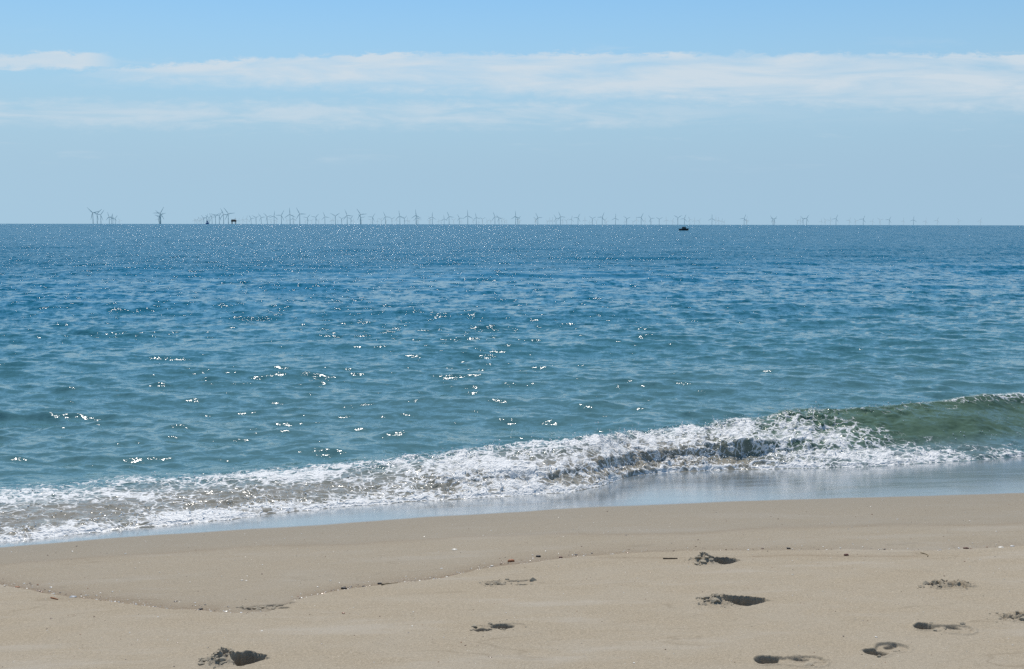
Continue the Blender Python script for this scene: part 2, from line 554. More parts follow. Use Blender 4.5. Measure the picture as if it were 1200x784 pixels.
def lumps(centres, radii, squash=(1, 1, 1), jitter=0.35):
    """one vertex and face array holding many small uneven lumps"""
    n, k = len(centres), len(ICO_V)
    j = 1 + jitter * (RNG.random((n, k, 1)) - 0.5) * 2
    ang = RNG.random(n) * 6.283
    c, s = np.cos(ang)[:, None], np.sin(ang)[:, None]
    v = ICO_V[None] * j * np.array(squash)
    v = np.stack([v[..., 0] * c - v[..., 1] * s, v[..., 0] * s + v[..., 1] * c, v[..., 2]], -1)
    v = v * np.asarray(radii)[:, None, None] + np.asarray(centres)[:, None, :]
    f = ICO_F[None] + (np.arange(n) * k)[:, None, None]
    return v.reshape(-1, 3), f.reshape(-1, 3)


clod_mat, T, B = new_mat('sand_clods')
g = T.node('ShaderNodeNewGeometry').outputs['Position']
T.l.new(T.mix(T.noise(g, 250, 2, 0.7), (0.24, 0.20, 0.145), (0.46, 0.40, 0.30)), B.inputs['Base Color'])
B.inputs['Roughness'].default_value = 0.95
B.inputs['Specular IOR Level'].default_value = 0.15

def own_faces(nv, nu, mine):
    return grid_faces(nv, nu)[np.repeat(np.repeat(mine, SUBY, 0), SUBX, 1).ravel()]


PLAB = {'kick': 'deep footprint with kicked-up sand heap', 'shoe': 'shoe print with deep dark heel', 'heel': 'short slanting shoe print with dark heel',
        'half': 'footprint with one dark hollow', 'scuff': 'shallow scuffed footprint', 'crumb': 'crumbled low footprint', 'faint': 'faint nearly erased footprint'}
for idx, (cx, cy, kind, L, rz, seed, i0, i1, j0, j1) in enumerate(patches):
    px_, py_, pz = (bilin(A, j0, j1, i0, i1) for A in (GX, GY, sz))
    pw, pf, pg = (bilin(A, j0, j1, i0, i1) for A in (swet, sfilm, sgrit))
    c, s = math.cos(rz), math.sin(rz)
    nv, nu = px_.shape
    h = np.zeros_like(px_)
    for (cx2, cy2, kind2, L2, rz2, seed2, k0, k1, l0, l1) in patches:
        if abs(cx2 - cx) > 1.0 or abs(cy2 - cy) > 1.0:
            continue
        c2, s2_ = math.cos(rz2), math.sin(rz2)
        a = (px_ - cx2) * c2 + (py_ - cy2) * s2_
        b = (-(px_ - cx2) * s2_ + (py_ - cy2) * c2) / 1.55
        ed = np.minimum(np.minimum(px_ - xs[k0], xs[k1] - px_), np.minimum(py_ - ys[l0], ys[l1] - py_))
        h = h + print_height(kind2, a, b, L2, seed2 * 1.7) * sst(ed, 0.002, 0.035)
    wet2 = np.clip(pw + 6.0 * np.clip(-h, 0, 0.05) + 4 * np.clip(h, 0, 0.03), 0, 0.75)
    zz = pz + h
    fo = np_obj('footprint', np.stack([px_ - cx, py_ - cy, zz], -1).reshape(-1, 3), own_faces(nv, nu, cut[j0:j1, i0:i1] == idx), sand_mat, sand_o,
                attrs={'wet': wet2, 'film': pf, 'grit': pg * 0.5})
    fo.location = (cx, cy, 0)
    fo['label'] = PLAB[kind]
    # loose crumbs of damp sand
    nclod = {'kick': 120, 'crumb': 80, 'scuff': 40, 'half': 30, 'shoe': 10, 'heel': 8, 'faint': 0}[kind]
    if nclod:
        if kind == 'kick':
            ca = RNG.normal(-0.45 * L, 0.33 * L, nclod); cb = RNG.normal(-0.005, 0.034, nclod)
        else:
            ca = RNG.normal(-0.25 * L, 0.45 * L, nclod); cb = RNG.normal(0, 0.030, nclod)
        ca = np.clip(ca, -L - 0.06, L + 0.06); cb = np.clip(cb * 1.5, -0.15, 0.15)
        wx, wy = ca * c - cb * s, ca * s + cb * c
        iu = np.clip(((wx + cx - px_[0, 0]) / (px_[0, 1] - px_[0, 0])).astype(int), 0, nu - 1)
        jv = np.clip(((wy + cy - py_[0, 0]) / (py_[1, 0] - py_[0, 0])).astype(int), 0, nv - 1)
        rr = RNG.gamma(1.3, 0.0042, nclod) + 0.0012
        rr = np.minimum(rr, 0.024)
        cz = zz[jv, iu] + rr * 0.1
        v, f = lumps(np.stack([wx, wy, cz], -1), rr, (1.15, 1.0, 0.6), 0.45)
        co = np_obj('sand_crumbs', v, f, clod_mat, fo, smooth=False)
        co['kind'] = 'stuff'

# ------------------------------------------------------------------ the sea
# traced foam front and wave crest
FRONT_PX = [(0, 635), (70, 629), (130, 621), (200, 615), (280, 607), (330, 601), (420, 592), (500, 587), (560, 583), (610, 580), (660, 577), (700, 571), (716, 566), (740, 558), (780, 553), (870, 550), (950, 549), (1000, 548), (1080, 543), (1140, 540), (1200, 535)]
fw = [on_sand(*p) for p in FRONT_PX]
dirx, diry = math.cos(SHORE), math.sin(SHORE)
fw = [(fw[0][0] - dirx * t, fw[0][1] - diry * t) for t in (3.6, 2.0, 0.8)] + fw + [(fw[-1][0] + dirx * t, fw[-1][1] + diry * t) for t in (1.0, 3.0, 9.0)]
fw = np.array(fw)
FK, FYF = fw[:, 0] / fw[:, 1], fw[:, 1]
CREST = [(0, 581, 1.25), (100, 574, 1.2), (200, 566, 1.15), (300, 558, 1.1), (400, 549, 1.1), (500, 539, 1.1), (560, 531, 1.1), (620, 524, 1.1), (700, 515, 1.05), (760, 510, 1.05), (820, 502, 1.05), (870, 494, 1.1), (930, 485, 1.2), (980, 480, 1.3), (1050, 474, 1.45), (1120, 466, 1.55), (1160, 461, 1.6), (1200, 460, 1.65)]
ck, cd, cz = [], [], []
for (px, py, D) in CREST:
    d = ray(px, py)
    k = d[0]
    Yc = np.interp(k, FK, FYF) + D
    ck.append(k); cd.append(D); cz.append(CAMZ + d[2] * Yc)


def kpx(v):
    return ray(v, 560)[0]


# tables over picture columns: foam at u = -0.05 .. 1.6, silt, turbulence, steepness
TU = np.array([0.0, 0.12, 0.3, 0.5, 0.75, 1.0, 1.25, 1.7])
TP = np.array([0, 150, 260, 380, 480, 580, 680, 770, 850, 930, 1000, 1060, 1120, 1200])
FOAM = np.array([
    [.80, .62, .44, .48, .56, .60, .42, .12], [.82, .62, .42, .46, .54, .62, .42, .12], [.86, .76, .52, .44, .54, .62, .40, .10],
    [.86, .66, .46, .44, .54, .66, .34, .06], [.82, .62, .48, .50, .58, .68, .30, .04], [.76, .62, .64, .66, .66, .64, .30, .03],
    [.74, .54, .50, .60, .66, .66, .26, .02], [.66, .46, .44, .58, .66, .66, .20, .0], [.66, .46, .42, .56, .64, .62, .16, .0],
    [.72, .66, .64, .62, .54, .48, .10, .0], [.72, .68, .66, .52, .30, .38, .06, .0], [.70, .60, .46, .26, .12, .34, .05, .0],
    [.68, .54, .34, .14, .08, .46, .08, .0], [.66, .46, .22, .07, .07, .60, .14, .0]])
SILT = np.array([.85, .85, .85, .85, .8, .85, .9, .95, .9, .6, .35, .25, .22, .2])
TURB = np.array([.010, .011, .014, .016, .019, .026, .030, .032, .030, .026, .016, .009, .006, .005])
STEEP = np.array([.1, .1, .2, .2, .15, .25, .2, .6, .9, .35, .2, .15, .1, .0])
TK = np.array([kpx(v) for v in TP])


def table2(T2, k, u):
    ui = np.clip(np.searchsorted(TU, u) - 1, 0, len(TU) - 2)
    fu = np.clip((u - TU[ui]) / (TU[ui + 1] - TU[ui]), 0, 1)
    ki = np.clip(np.searchsorted(TK, k) - 1, 0, len(TK) - 2)
    fk = np.clip((k - TK[ki]) / (TK[ki + 1] - TK[ki]), 0, 1)
    return (T2[ki, ui] * (1 - fu) + T2[ki, ui + 1] * fu) * (1 - fk) + (T2[ki + 1, ui] * (1 - fu) + T2[ki + 1, ui + 1] * fu) * fk


# columns fan out from the viewpoint's ground point, rows start at the foam front
kin = np.linspace(-0.50, 0.50, 741)
kl = -0.50 - np.array([0.40, 0.32, 0.25, 0.19, 0.14, 0.10, 0.07, 0.045, 0.025, 0.010])
KS = np.concatenate([kl, kin, -kl[::-1]])
rows = list(np.arange(-0.14, 2.6, 0.0135))
y0 = 11.0
while rows[-1] + y0 < 15000:
    Y = rows[-1] + y0
    rows.append(rows[-1] + min(max(0.0135, 0.38 * Y * Y / (CAMZ * F)), 0.05 * Y))
rows = np.array(rows)
KG, RG = np.meshgrid(KS, rows)
YF = np.interp(KG, FK, FYF)
# small lobes along the front
lobe = 0.07 * (fbm(KG * 28, KG * 0 + 2, 3, 21) - 0.5) * 2 + 0.035 * (fbm(KG * 110, KG * 0 + 4, 2, 22) - 0.5) * 2
fade = np.exp(-np.clip(RG, 0, None) / 0.5)
SY = YF + RG + lobe * fade
SX = KG * SY
near = 1 - sst(RG, 6, 30)
D = np.interp(KG, ck, cd); ZC = np.interp(KG, ck, cz)
# wandering crest line
ZC = ZC + 0.02 * (fbm(SX * 1.6, SX * 0 + 9, 3, 25) - 0.5) * 2 * (ZC > 0.1)
U = RG / D
zsand = sand_plane(SX, SY)
zf = np.interp(KG, *[np.array(q) for q in (FK, [sand_plane(a, b) for a, b in fw])])
stp = np.clip(np.interp(KG, TK, STEEP) * (0.3 + 1.4 * fbm(SX * 2.1, SX * 0 + 6, 3, 33)), 0, 1)
uu = np.clip(U, 0, 1)
right = sst(KG, kpx(820), kpx(980))
S = (uu * uu * (3 - 2 * uu)) * (1 - right) + (0.35 * uu + 0.65 * uu ** 1.7) * right
Wl = 0.06 * sst(uu, 0, 0.1) + 0.56 * sst(uu, 0.30 + 0.08 * (fbm(SX * 3.5, SX * 0, 3, 31) - 0.5) * 2, 0.44) + 0.38 * sst(uu, 0.35, 1.0)
g_ = (1 - stp) * S + stp * Wl
back = np.exp(-((np.clip(U - 1, 0, None) * D) / np.where(ZC > 0.25, 0.9, 0.7)) ** 2)
rear = -0.05 * np.clip(ZC / 0.4, 0, 1) * np.exp(-((RG - D - 2.0) / 1.2) ** 2)
z_front = np.maximum(zf, 0) * np.exp(-np.clip(RG, 0, None) / 0.8) * (U < 1.0)
lipz = 0.022 * sst(RG, -0.005, 0.03)
Z = np.where(U <= 1, np.maximum(zf, -0.02) * (1 - g_) + ZC * g_ + lipz, (ZC + 0.022) * back + rear)
Z = np.where(RG < 0, zsand + 0.012 + 0.10 * RG * 6, Z)

# wind waves and low swell: a sum of travelling sinusoids, only as fine as the mesh can carry
ncomp = 110
lam = 0.22 * (16 / 0.22) ** (np.arange(ncomp) / (ncomp - 1)) * RNG.uniform(0.9, 1.1, ncomp)
heading = math.radians(98) + RNG.normal(0, 0.62, ncomp) * np.interp(lam, [0.2, 0.6, 2, 16], [1.0, 0.75, 0.55, 0.3])
ka = np.interp(np.log(lam), np.log([0.2, 0.5, 1.2, 3, 8, 16]), [0.030, 0.040, 0.028, 0.013, 0.009, 0.006])
ph = RNG.uniform(0, 6.283, ncomp)
dYr = np.gradient(rows)[:, None] * np.ones_like(KG)
dXr = np.gradient(KS)[None, :] * SY
grp = 0.55 + 0.9 * fbm(SX * 0.22, SY * 0.16, 3, 41)
grp_s = 0.35 + 1.3 * fbm(SX * 0.35 + 3, SY * 0.22, 3, 43)
ramp = sst(RG, D * 0.95, D * 0.95 + 1.6)
ramp = np.maximum(ramp, 0.75 * sst(U, 0.35, 0.7) * (KG > kpx(930)))
WX = np.zeros_like(Z); WY = np.zeros_like(Z); WZ = np.zeros_like(Z); lost = np.zeros_like(Z)
for i in range(ncomp):
    k0 = 2 * math.pi / lam[i]
    kx, ky = k0 * math.cos(heading[i]), k0 * math.sin(heading[i])
    ph_step = np.sqrt((kx * dXr) ** 2 + ((ky + kx * KG) * dYr) ** 2)
    att = 1 - sst(ph_step, 1.2, 2.4)
    gm = grp_s if lam[i] < 1.5 else grp
    lost += (ka[i] * gm) ** 2 / 2 * (1 - att ** 2)
    if att.max() < 0.01:
        continue
    amp = ka[i] / k0 * att * gm * ramp
    th = kx * SX + ky * SY + ph[i]
    ct, st_ = np.cos(th), np.sin(th)
    WZ += amp * ct
    WX -= 0.7 * amp * math.cos(heading[i]) * st_
    WY -= 0.7 * amp * math.sin(heading[i]) * st_
Z = Z + WZ
# broken water
tb = np.interp(KG, TK, TURB) * sst(U, 0.0, 0.12) * (1 - sst(U, 1.05, 1.5))
tb = tb * (0.35 + 1.3 * fbm(SX * 1.7, SY * 1.7, 2, 55))
tb_low = 0.032 * (1 - sst(U, 0.12, 0.35)) * sst(RG, -0.01, 0.03)
tn = 1.3 * ridged(SX * 4.2, SY * 4.2, 2, 53) + 0.75 * ridged(SX * 11, SY * 11, 2, 51) - 1.02 + 0.35 * (fbm(SX * 24, SY * 24, 2, 52) - 0.5)
Z = Z + tb * tn * 1.5 + tb_low * (ridged(SX * 12, SY * 12, 2, 58) - 0.45)
tx = (fbm(SX * 14, SY * 14, 2, 61) - 0.5) * tb * 1.6
ty = (fbm(SX * 14, SY * 14, 2, 62) - 0.5) * tb * 1.6
# rolled-over lip where the wave is breaking
over = 0.10 * stp * np.exp(-((U - 0.50) / 0.13) ** 2)
over = over + 0.035 * sst(KG, kpx(640), kpx(800)) * np.clip(ZC / 0.4, 0, 1) * np.exp(-((U - 0.98) / 0.16) ** 2) * (0.5 + fbm(SX * 2.4, SX * 0 + 12, 2, 35))
SXd, SYd = SX + WX + tx, SY + WY + ty - over
Z = np.where(RG < 0, np.minimum(Z, zsand + 0.012), Z) - drop(SX, SY)

foam = table2(FOAM, KG.ravel(), U.ravel()).reshape(KG.shape)
foam = foam * (U < 1.75) * sst(RG, -0.05, 0.0)
foam = foam + 0.38 * (fbm(SX * 1.9, SY * 2.8, 3, 71) - 0.5) * (foam > 0.02)
# froth gathers on the rolled-up lumps, clear water shows in the hollows
foam = foam + np.clip(tb / 0.03, 0, 1) * 0.30 * (ridged(SX * 4.2, SY * 4.2, 2, 53) - 0.55)
# flecks left on the water behind the breaker
fl = fbm(SX * 1.1 + 8, SY * 2.2, 4, 73)
foam = np.maximum(foam, 0.42 * sst(fl, 0.56, 0.74) * (1 - sst(RG, 1.2, 3.6)) * (U > 1) * (1 - sst(KG, kpx(500), kpx(900))))
silt = np.interp(KG, TK, SILT) * (1 - sst(U, 0.45, 1.15)) + 0.10 * (1 - sst(RG, 2, 14))
silt = np.clip(silt + 0.25 * (fbm(SX * 1.5, SY * 1.5, 3, 75) - 0.5) * (U < 1), 0, 1)
chop = np.minimum(np.sqrt(lost), 0.20)
chop = np.maximum(chop, 0.16 * np.clip(tb / 0.03, 0, 1))
lit_through = sst(KG, kpx(760), kpx(960)) * sst(U, 0.2, 0.5) * (1 - sst(U, 1.0, 1.5))  # mask for the transmitted light painted on the right-hand wave face
depth = np.clip((SX * NX + SY * NY) - 10.2, 0, None)

sea_mat, T, B = new_mat('sea_water')
g = T.node('ShaderNodeNewGeometry')
P = g.outputs['Position']
fo_a, si_a, ch_a, dp_a = T.attr('foam'), T.attr('silt'), T.attr('chop'), T.attr('offshore')
# facets too small for the mesh: random slopes, elongated along the crests
Pr = T.mapping(P, (0.62, 1.25, 1.0), rot=(0, 0, -SHORE))
s1 = T.vmath('SUBTRACT', T.noise(Pr, 1.1, 2, 0.55, color=True), (0.5, 0.5, 0.5))
s2 = T.vmath('SUBTRACT', T.noise(Pr, 4.3, 3, 0.6, color=True), (0.5, 0.5, 0.5))
s3 = T.vmath('SUBTRACT', T.noise(Pr, 17.0, 3, 0.65, color=True), (0.5, 0.5, 0.5))
far_f = T.step(dp_a, 8.0, 80.0)
sl = T.vmath('SCALE', s1, scale=T.math('MULTIPLY', far_f, 0.9))
sl = T.vmath('ADD', sl, T.vmath('SCALE', s2, scale=T.math('ADD', 0.85, T.math('MULTIPLY', ch_a, 3.5))))
sl = T.vmath('ADD', sl, T.vmath('SCALE', s3, scale=T.math('ADD', 0.70, T.math('MULTIPLY', ch_a, 3.0))))
# wave groups and gusts: patches of steeper and flatter water, larger farther out
for (gx_, gy_, lo0, lo1, hi0, hi1, amp_, seed_) in ((2.6, 1.5, 6, 20, 60, 120, 0.95, 1.0), (1.5, 0.42, 25, 60, 150, 320, 0.8, 2.0),
                                                    (0.55, 0.075, 90, 200, 700, 1400, 0.9, 3.0), (0.16, 0.010, 350, 900, 9000, 20000, 0.9, 4.0)):
    gn = T.vmath('SUBTRACT', T.noise(T.mapping(P, (gx_, gy_, 1.0), (seed_ * 3.7, seed_ * 1.3, 0)), 1.0, 2, 0.6, color=True), (0.5, 0.5, 0.5))
    sl = T.vmath('ADD', sl, T.vmath('SCALE', gn, scale=T.math('MULTIPLY', T.math('MULTIPLY', T.step(dp_a, lo0, lo1), T.step(dp_a, hi0, hi1, 1.0, 0.0)), amp_)))
s4 = T.vmath('SUBTRACT', T.noise(Pr, 70.0, 2, 0.6, color=True), (0.5, 0.5, 0.5))
sl = T.vmath('ADD', sl, T.vmath('SCALE', s4, scale=0.32))
# far out only the facets turned to the shore can be seen from it
ss = T.node('ShaderNodeSeparateXYZ'); T.put(ss.inputs[0], sl)
sy_f = T.math('MULTIPLY', T.math('ABSOLUTE', ss.outputs[1]), -1.55)
sy_m = T.math('ADD', T.math('MULTIPLY', ss.outputs[1], T.math('SUBTRACT', 1.0, far_f)), T.math('MULTIPLY', sy_f, far_f))
sc_ = T.node('ShaderNodeCombineXYZ'); T.put(sc_.inputs[0], ss.outputs[0]); T.put(sc_.inputs[1], sy_m)
sl = sc_.outputs[0]
nrm = T.vmath('NORMALIZE', T.vmath('ADD', g.outputs['Normal'], sl))
# water colour: turbid green inshore, bluer offshore, brown with stirred sand
wcol = T.mix(T.step(dp_a, 1.0, 36.0), (0.062, 0.178, 0.195), (0.000, 0.125, 0.200))
wcol = T.mix(T.math('MULTIPLY', T.step(T.noise(T.mapping(P, (0.05, 0.3, 1)), 1.0, 3), 0.4, 0.65), T.step(dp_a, 5, 40, 0.0, 0.4)), wcol, (0.000, 0.108, 0.17))
wcol = T.mix(T.math('MULTIPLY', si_a, 0.85), wcol, (0.32, 0.27, 0.20))
wcol = T.mix(T.attr('lit_through'), wcol, (0.095, 0.155, 0.098))  # green of the wave face: light through thin water, painted into the colour
# lace of foam
vor = T.node('ShaderNodeTexVoronoi', feature='DISTANCE_TO_EDGE')
pd = T.vmath('ADD', P, T.vmath('SCALE', T.vmath('SUBTRACT', T.noise(P, 5, 3, color=True), (0.5,) * 3), scale=0.36))
T.put(vor.inputs['Vector'], T.mapping(pd, (1.0, 1.5, 1.0), rot=(0, 0, -SHORE)))
vor.inputs['Scale'].default_value = 7.5
lace = T.step(vor.outputs['Distance'], 0.0, 0.16, 1.0, 0.0)
fn = T.noise(T.mapping(P, (0.8, 1.4, 1.0), rot=(0, 0, -SHORE)), 5.0, 5, 0.55, 1.2)
fnb = T.noise(T.mapping(P, (1.9, 0.55, 0.8), rot=(0, 0, -SHORE + 0.35)), 8.0, 5, 0.62, 0.6)
fn = T.math('ADD', T.math('MULTIPLY', fn, T.math('SUBTRACT', 1.0, T.math('MULTIPLY', T.attr('streak'), 0.6))), T.math('MULTIPLY', fnb, T.math('MULTIPLY', T.attr('streak'), 0.6)))
fn2 = T.noise(P, 60, 3, 0.7)
fv = T.math('ADD', T.math('MULTIPLY', fn, 0.80), T.math('MULTIPLY', lace, 0.20))
fv = T.math('ADD', fv, T.math('MULTIPLY', fn2, 0.09))
thr = T.math('SUBTRACT', 1.0, T.math('MULTIPLY', fo_a, 0.86))
foam_f = T.step(T.math('SUBTRACT', fv, thr), -0.06, 0.13)
foam_f = T.math('MULTIPLY', foam_f, T.step(fo_a, 0.02, 0.10))
B.inputs['Roughness'].default_value = 0.055
B.inputs['IOR'].default_value = 1.333
B.inputs['Specular IOR Level'].default_value = 0.45
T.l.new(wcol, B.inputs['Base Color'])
T.l.new(nrm, B.inputs['Normal'])
FB = T.node('ShaderNodeBsdfPrincipled')
T.put(FB.inputs['Base Color'], T.mix(fn2, (0.70, 0.70, 0.675), (0.89, 0.885, 0.86)))
FB.inputs['Roughness'].default_value = 0.6
FB.inputs['Specular IOR Level'].default_value = 0.3
fb = T.node('ShaderNodeBump')
fb.inputs['Strength'].default_value = 0.9
fb.inputs['Distance'].default_value = 0.03
T.put(fb.inputs['Height'], T.math('ADD', fv, T.math('MULTIPLY', T.noise(P, 30, 3, 0.6), 0.6)))
T.l.new(fb.outputs[0], FB.inputs['Normal'])
mx = T.node('ShaderNodeMixShader')
T.put(mx.inputs[0], foam_f)
T.l.new(B.outputs[0], mx.inputs[1]); T.l.new(FB.outputs[0], mx.inputs[2])
T.l.new(mx.outputs[0], sea_mat.node_tree.nodes['Material Output'].inputs['Surface'])

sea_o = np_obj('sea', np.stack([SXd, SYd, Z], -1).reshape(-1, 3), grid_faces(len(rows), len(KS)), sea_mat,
               attrs={'foam': foam, 'silt': silt, 'chop': chop, 'offshore': depth, 'lit_through': lit_through, 'streak': np.clip(np.interp(KG, TK, TURB) / 0.03, 0, 1) * sst(U, 0.15, 0.3)})
tag(sea_o, 'blue green sea with a small breaker rolling onto the beach', 'sea', kind='structure')

# spray: drops and froth thrown up along the breaker
spray_mat, T, B = new_mat('spray')
B.inputs['Base Color'].default_value = (0.80, 0.83, 0.84, 1)
B.inputs['Roughness'].default_value = 0.12
B.inputs['IOR'].default_value = 1.333
sel = np.argwhere((U > 0.02) & (U < 1.12) & (np.abs(KG) < 0.50))
wgt = (tb + 0.004 * (foam > 0.4))[sel[:, 0], sel[:, 1]] * (0.35 + 1.0 * ((U[sel[:, 0], sel[:, 1]] > 0.85) | (U[sel[:, 0], sel[:, 1]] < 0.5)))
wgt = np.maximum(wgt, 0) ** 1.3
pick = sel[RNG.choice(len(sel), 5200, p=wgt / wgt.sum())]
pi, pj = pick[:, 0], pick[:, 1]
hgt = RNG.exponential(0.018, len(pick)) * (0.4 + tb[pi, pj] / 0.03)
cc = np.stack([SXd[pi, pj] + RNG.normal(0, 0.012, len(pick)), SYd[pi, pj] + RNG.normal(0, 0.012, len(pick)), Z[pi, pj] + hgt], -1)
rr = np.clip(RNG.gamma(1.6, 0.0016, len(pick)) + 0.0012, 0, 0.010)
v, f = lumps(cc, rr, (1, 1, 1), 0.15)
spray_o = np_obj('sea_spray', v, f, spray_mat, smooth=True)
tag(spray_o, 'white drops and froth thrown up along the breaking wave', 'sea spray', kind='stuff')

# ------------------------------------------------------------------ far things: wind turbines
turb_mat, T, B = new_mat('turbine_paint')
g = T.node('ShaderNodeNewGeometry').outputs['Position']
T.l.new(T.mix(T.noise(g, 0.05, 2), (0.86, 0.77, 0.68), (0.90, 0.82, 0.74)), B.inputs['Base Color'])
B.inputs['Roughness'].default_value = 0.6

# picture x, hub height above the sea line (px), angle of one blade clockwise from up
TURBINES = [
    (109.2, 11.9, -45), (114.1, 11, 47), (118.4, 9.9, 37), (128.2, 7.8, -20), (130.9, 7, 20), (132.4, 6.2, 0), (135.3, 5.9, 35), (140.4, 3.7, -30),
    (188.5, 11.9, 30), (188.0, 10.2, -45), (187.4, 8.3, -75), (186.7, 7, -50), (186.2, 5.6, 10),
    (228.2, 4, 10), (230.1, 4.1, -60), (231.9, 4.7, 20), (234.5, 5.3, -40), (236.3, 4.9, -30), (239.1, 6.4, -42), (242, 6.9, 25), (245.2, 7.1, 60), (248.6, 7.6, -35), (252.7, 9, -62), (257.1, 9.4, 40), (262.2, 10.8, -25), (267.7, 11.7, -35),
    (272.7, 4.4, -45), (276.4, 4.9, 0), (280, 4, 15), (284.6, 5, 10), (289.2, 5.8, 15), (294.4, 6.4, -35), (300.2, 7.2, -60), (306.2, 7.6, -35), (313.3, 8.3, -45), (317.6, 4.5, 45), (321.3, 9, 10), (324, 4.4, 20), (329.9, 9.9, 30), (336.5, 4.5, -30), (340, 11, -3), (343.6, 6.3, 0), (344.8, 3.8, 80), (351.4, 11.7, -28), (358, 4, -45), (360.3, 7.3, 40), (365.4, 4, 45), (370.2, 7.8, 42), (373.4, 4.2, 40), (380.8, 8.5, -18), (388.3, 4.3, -15), (390.4, 5, 0), (393.1, 9.4, -62), (396, 3.5, -40), (400.5, 6.3, -55), (406.9, 10.2, -22), (411.2, 6.6, 40), (414.2, 4, 10), (422.5, 11.4, -33), (423.1, 7.6, 80), (423.6, 4.4, 75),
    (434.7, 4.9, -70), (436.8, 8.1, 35), (442.5, 3.6, 0), (446.8, 5.6, 45), (451.8, 8.7, -23), (452.6, 4, 70), (459.4, 6.2, -60), (464.9, 4.9, 10), (468.6, 9.4, -10), (473.9, 6.7, 45), (477.6, 4.9, 0), (479.4, 3.2, 40), (487.6, 10.3, -3), (488.6, 7.6, -10), (490.4, 5.3, -20), (503, 4, -70), (504.2, 5.6, -30), (506.6, 8.5, 3), (514, 3.6, 5), (517, 4, 50), (520.6, 6.3, -7), (526.3, 9, -22), (531.7, 5, 60), (538.3, 7.2, -28), (540.3, 3.4, 0), (548.2, 10, -3), (554.6, 4.3, -30), (558.2, 8, -12), (561, 2.6, 0), (565.4, 6.2, -60), (571.1, 4.5, -35), (575.3, 3.9, -40), (580, 8.9, -22), (584.8, 6.9, -38), (588.3, 5.7, -45), (591.3, 4.3, -50), (593.6, 2.8, 10),
    (604.3, 9.4, -2), (606.6, 7, 60), (607.8, 5.7, 25), (608.9, 4.3, -50), (627.3, 4.6, -35), (628.2, 6.2, -50), (630.3, 8.2, -28), (641.5, 3.7, -45), (644.3, 4.6, 0), (647.5, 5, 5), (651.6, 7.1, -32), (656.8, 9.2, -23), (659.2, 5, 30), (664, 4.6, 45), (669.7, 6.2, 15), (677.3, 8, 28), (685.4, 5.5, -3), (691, 3.2, 0), (694.2, 6.9, -55), (699, 4.6, -70), (705.7, 8.7, 25), (708.9, 5.5, 50), (710.7, 3.7, 80), (721.3, 7.5, 3),
    (732.3, 3.2, -10), (734.4, 6.9, -50), (741.9, 3.2, -50), (745.7, 5.5, 0), (751.3, 8.4, 28), (755.6, 4.9, 15), (762.6, 7, -38), (763.2, 3.2, -60), (772.5, 6.3, -60), (780.7, 5.5, -5), (788.3, 4.6, 20), (794.3, 8, -60), (802, 7, 20), (808.3, 5.8, -25), (813.9, 4.9, 0), (819.2, 4.6, 40),
    (834.3, 7.2, 0), (838.8, 5.8, 0), (842.3, 5.1, -10), (846, 4.3, 10), (848.6, 3.4, 30),
    (872, 7.3, 22), (874.6, 5.8, 18), (875.4, 4.1, -50), (905.7, 6.6, -40), (906.4, 4, 20), (907.3, 6.4, 45), (934.7, 4.7, -55), (937.6, 5.5, 20), (941.1, 6.6, -45), (945.2, 7.3, 30), (962.4, 4.1, 10), (967.1, 5.3, -40), (973, 5.6, 5), (979.6, 7, 22), (995.3, 5.3, 25),
    (1002.6, 4.9, -35), (1011.5, 6.6, 25), (1022.5, 4.4, 15), (1031.3, 5.5, -50), (1042, 5.9, 28), (1058.5, 4.6, 10), (1070.4, 5.9, 5), (1084.5, 4.4, 15), (1098.3, 5.3, 18), (1123.6, 4.8, -30), (1148.7, 4.8, 18)]
SEGS = [(0, 'trio at the far left'), (125, 'small group beside far-left trio'), (180, 'tight bunch standing alone'), (225, 'row left of brown platform'),
        (270, 'row right of brown platform'), (425, 'row left of picture centre'), (600, 'row right of picture centre'), (730, 'row behind dark boat'),
        (825, 'falling five right of boat'), (860, 'clumps right of boat'), (1000, 'sparse far-right row')]
ORD = ['first', 'second', 'third', 'fourth', 'fifth', 'sixth', 'seventh', 'eighth', 'ninth', 'tenth', 'eleventh', 'twelfth', 'thirteenth', 'fourteenth', 'fifteenth', 'sixteenth', 'seventeenth', 'eighteenth', 'nineteenth']
TENS = {2: 'twent', 3: 'thirt'}


def ordinal(n):
    if n <= 19: return ORD[n - 1]
    t, u = divmod(n, 10)
    return TENS[t] + 'ieth' if u == 0 else TENS[t] + 'y-' + ORD[u - 1]


HUB, BLADE = 80.0, 54.0


def tower_mesh():
    bm = bmesh.new()
    n = 12; prev = None
    for z, r in ((-25, 2.6), (14, 2.6), (14.01, 2.4), (40, 2.1), (HUB - 2, 1.6)):
        ring = [bm.verts.new((r * math.cos(6.2832 * i / n), r * math.sin(6.2832 * i / n), z)) for i in range(n)]
        if prev:
            for i in range(n):
                bm.faces.new((prev[i], prev[(i + 1) % n], ring[(i + 1) % n], ring[i]))
        prev = ring
    bm.faces.new(prev)
    return bm


def loft(bm, sections):
    prev = None
    for ring_co in sections:
        ring = [bm.verts.new(c) for c in ring_co]
        if prev:
            m = len(ring)
            for i in range(m):
                bm.faces.new((prev[i], prev[(i + 1) % m], ring[(i + 1) % m], ring[i]))
        else:
            bm.faces.new(ring[::-1])
        prev = ring
    bm.faces.new(prev)


